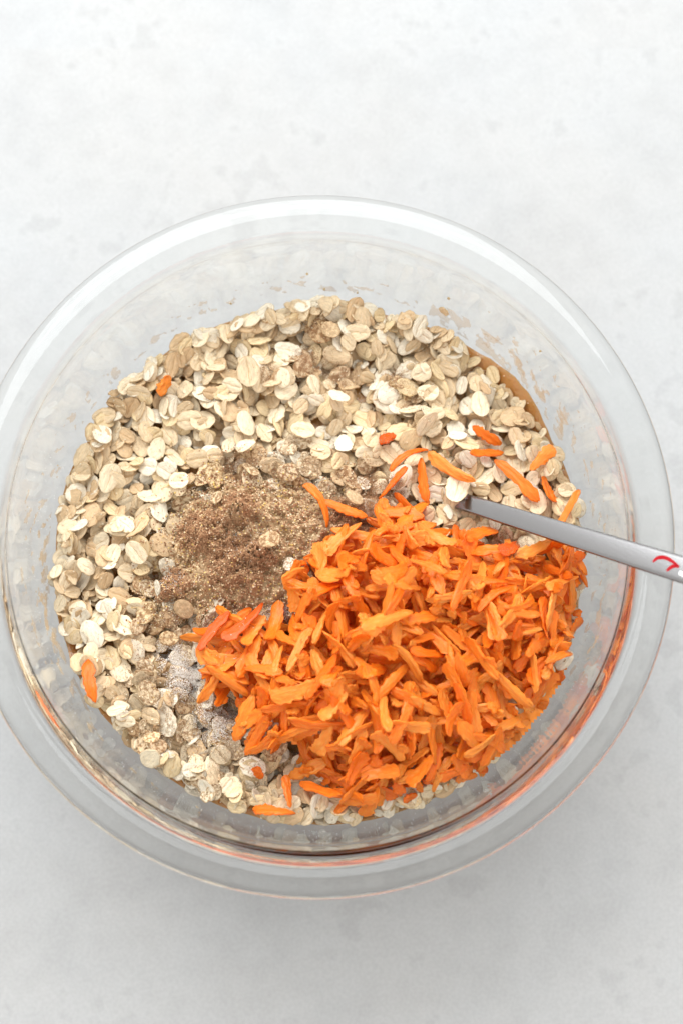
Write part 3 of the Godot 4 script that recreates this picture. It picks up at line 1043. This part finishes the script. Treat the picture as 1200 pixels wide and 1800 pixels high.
func build_utensil() -> void:
	var d := (HANDLE_B - HANDLE_A).normalized()
	var side := Vector3.UP.cross(d).normalized()
	var up := d.cross(side).normalized()
	var root := Node3D.new()
	root.name = numbered("metal_utensil")
	add_child(root)
	root.position = HANDLE_A
	tag(root, "brushed steel utensil, its flat handle rising from the mix over the rim", "utensil")
	var len_in := HANDLE_A.distance_to(HANDLE_B)
	var v := PackedVector3Array()
	var uv := PackedVector2Array()
	var idx := PackedInt32Array()
	var steps := 60
	var ring := 28
	var l0 := -0.014
	var l1 := len_in + 0.075
	for i in steps + 1:
		var l := lerpf(l0, l1, float(i) / steps)
		var t := clampf(l / len_in, -0.3, 1.6)
		var hw := lerpf(0.00315, 0.00415, clampf(t, 0.0, 1.2))
		var ht := 0.00095
		if l > l1 - 0.006:
			hw *= sqrt(maxf(1.0 - pow((l - l1 + 0.006) / 0.006, 2.0), 0.02))
		if i == 0 or i == steps:
			hw *= 0.85
			ht *= 0.6
		for k in ring:
			var a := TAU * k / ring
			var cx := signf(cos(a)) * pow(absf(cos(a)), 0.28)
			var cy := signf(sin(a)) * pow(absf(sin(a)), 0.36)
			v.append(d * l + side * hw * 0.93 * cx + up * ht * cy * (1.0 - 0.10 * cx * cx))
			uv.append(Vector2(l * 60.0, float(k) / ring * 2.0))
	for i in steps:
		for k in ring:
			var k2 := (k + 1) % ring
			idx.append_array([i * ring + k, i * ring + k2, (i + 1) * ring + k2, i * ring + k, (i + 1) * ring + k2, (i + 1) * ring + k])
	for k in range(1, ring - 1):
		idx.append_array([0, k + 1, k, steps * ring, steps * ring + k, steps * ring + k + 1])
	var steel := plain_mat(lin(0.24, 0.234, 0.234), 0.22, 1.0)
	var scratch := Image.create(256, 128, false, Image.FORMAT_RGB8)
	var n := fnoise(91, 1.0, 3)
	for y in 128:
		for x in 256:
			var k := 0.5 + 0.35 * n.get_noise_2d(x * 0.02, y * 0.5) + 0.25 * n.get_noise_2d(x * 0.3, y * 0.3 + 90.0)
			scratch.set_pixel(x, y, Color(k, k, k))
	steel.heightmap_enabled = true
	steel.heightmap_texture = ImageTexture.create_from_image(scratch)
	steel.heightmap_scale = 0.0012
	put_mesh("handle", mesh_of(v, idx, uv), steel, root)
	# the red printed strokes near the end of the handle
	var red := plain_mat(lin(0.34, 0.008, 0.013), 0.65)
	red.metallic_specular = 0.2
	var strokes := [
		[Vector2(0.0077, 0.0007), Vector2(0.0088, -0.0011), Vector2(0.0117, -0.0017), Vector2(0.0166, -0.0004)],
		[Vector2(0.0133, 0.0021), Vector2(0.0140, 0.0008), Vector2(0.0149, -0.0001), Vector2(0.0166, -0.0002)],
		[Vector2(0.0176, 0.0008), Vector2(0.0180, 0.0016), Vector2(0.0188, 0.0014), Vector2(0.0192, 0.0024)],
	]
	for sp in strokes:
		var line := curve_through(sp, 8)
		var sv := PackedVector3Array()
		var si := PackedInt32Array()
		for k in line.size():
			var f := float(k) / (line.size() - 1)
			var dir := (line[min(k + 1, line.size() - 1)] - line[max(k - 1, 0)]).normalized().orthogonal()
			var wd := 0.00062 * pow(sin(PI * clampf(f * 0.9 + 0.06, 0.0, 1.0)), 0.6)
			for e in 2:
				for h in 2:
					var q: Vector2 = line[k] + dir * wd * (1.0 if e == 0 else -1.0)
					sv.append(d * (len_in + q.x) + side * -q.y + up * (0.00096 + 0.00006 * h))
			if k > 0:
				var b := k * 4
				var a := b - 4
				for pair in [[1, 3], [3, 2], [2, 0], [0, 1]]:
					si.append_array([a + pair[0], b + pair[0], b + pair[1], a + pair[0], b + pair[1], a + pair[1]])
		put_mesh("printed_stroke", mesh_of(sv, si), red if sp != strokes[2] else plain_mat(lin(0.75, 0.75, 0.74), 0.6), root)

# dried streaks, crumbs and flour on the inner wall
func build_marks_on_glass() -> void:
	var n := fnoise(83, 1.0, 4)
	var smear := StandardMaterial3D.new()
	smear.albedo_color = lin(0.70, 0.47, 0.19, 0.34)
	smear.transparency = BaseMaterial3D.TRANSPARENCY_ALPHA
	smear.roughness = 0.5
	var root := Node3D.new()
	root.name = numbered("batter_smears")
	add_child(root)
	tag(root, "thin translucent batter smears dried on the bowl's inner wall", "batter smear", "", "stuff")
	# angle from, to; height from, to; threshold
	var list := [[2.72, 3.35, 0.050, 0.074, 0.16], [-0.95, -0.35, 0.052, 0.074, 0.20], [0.05, 0.5, 0.052, 0.070, 0.14], [-2.5, -1.2, 0.052, 0.062, 0.15], [-0.35, 0.05, 0.054, 0.076, 0.22], [3.35, 3.75, 0.052, 0.066, 0.14], [1.9, 2.6, 0.052, 0.064, 0.24], [-1.15, -0.40, 0.049, 0.0605, -0.12], [2.45, 3.25, 0.049, 0.058, -0.05]]
	for s in list:
		var v := PackedVector3Array()
		var idx := PackedInt32Array()
		var na := int((s[1] - s[0]) * 230.0)
		var ny := int((s[3] - s[2]) / 0.00035)
		var keep := PackedByteArray()
		for i in na + 1:
			var a: float = lerpf(s[0], s[1], float(i) / na)
			for j in ny + 1:
				var y: float = lerpf(s[2], s[3], float(j) / ny)
				var fade: float = sin(PI * i / na) * (1.0 - float(j) / ny)
				var k := n.get_noise_2d(a * 9.0, y * 130.0 + a * 6.0) + 0.35 * n.get_noise_2d(a * 50.0, y * 300.0)
				keep.append(1 if k > s[4] + 0.22 * (1.0 - fade) else 0)
				var r := wall_radius(y) - 0.00015 - 0.0002 * maxf(k - s[4], 0.0)
				v.append(Vector3(cos(a) * r, y, sin(a) * r))
		for i in na:
			for j in ny:
				var b := i * (ny + 1) + j
				if keep[b] + keep[b + 1] + keep[b + ny + 1] + keep[b + ny + 2] >= 3:
					idx.append_array([b, b + 1, b + ny + 2, b, b + ny + 2, b + ny + 1])
		if idx.size(): put_mesh("smear", mesh_of(v, idx, PackedVector2Array(), PackedColorArray(), false), smear, root)
	var crumbs := Grains.new()
	for k in 9:
		var a := rng.randf_range(-2.9, 0.45)
		var y := 0.052 + 0.026 * pow(rng.randf(), 1.6)
		var d := rng.randf_range(0.0004, 0.0011) * (1.6 if k % 11 == 0 else 1.0)
		stick(crumbs, a, y, d, Color(0.5, 0.36, 0.19))
	for k in 420:
		var a := rng.randf_range(1.5, 3.5) if k % 4 else rng.randf_range(0.3, 1.7)
		var y := 0.050 + 0.024 * pow(rng.randf(), 1.5)
		stick(crumbs, a, y, rng.randf_range(0.00012, 0.00028), Color(0.78, 0.75, 0.70))
	var gm := plain_mat(Color.WHITE, 0.85)
	gm.vertex_color_use_as_albedo = true
	var o := grain_cloud("crumbs", crumbs, gm, grain_mesh(4))
	tag(o, "tiny crumbs and flour specks clinging to the inner glass wall", "crumbs", "", "stuff")

func stick(g: Grains, a: float, y: float, d: float, c: Color) -> void:
	var r := wall_radius(y) - d * 0.45 - 0.0001
	var b := Basis(Vector3(rng.randfn(), rng.randfn(), rng.randfn()).normalized(), rng.randf() * TAU)
	g.at.append(Transform3D(b.scaled_local(Vector3(d, d * 0.8, d)), Vector3(cos(a) * r, y, sin(a) * r)))
	g.tint.append(c)
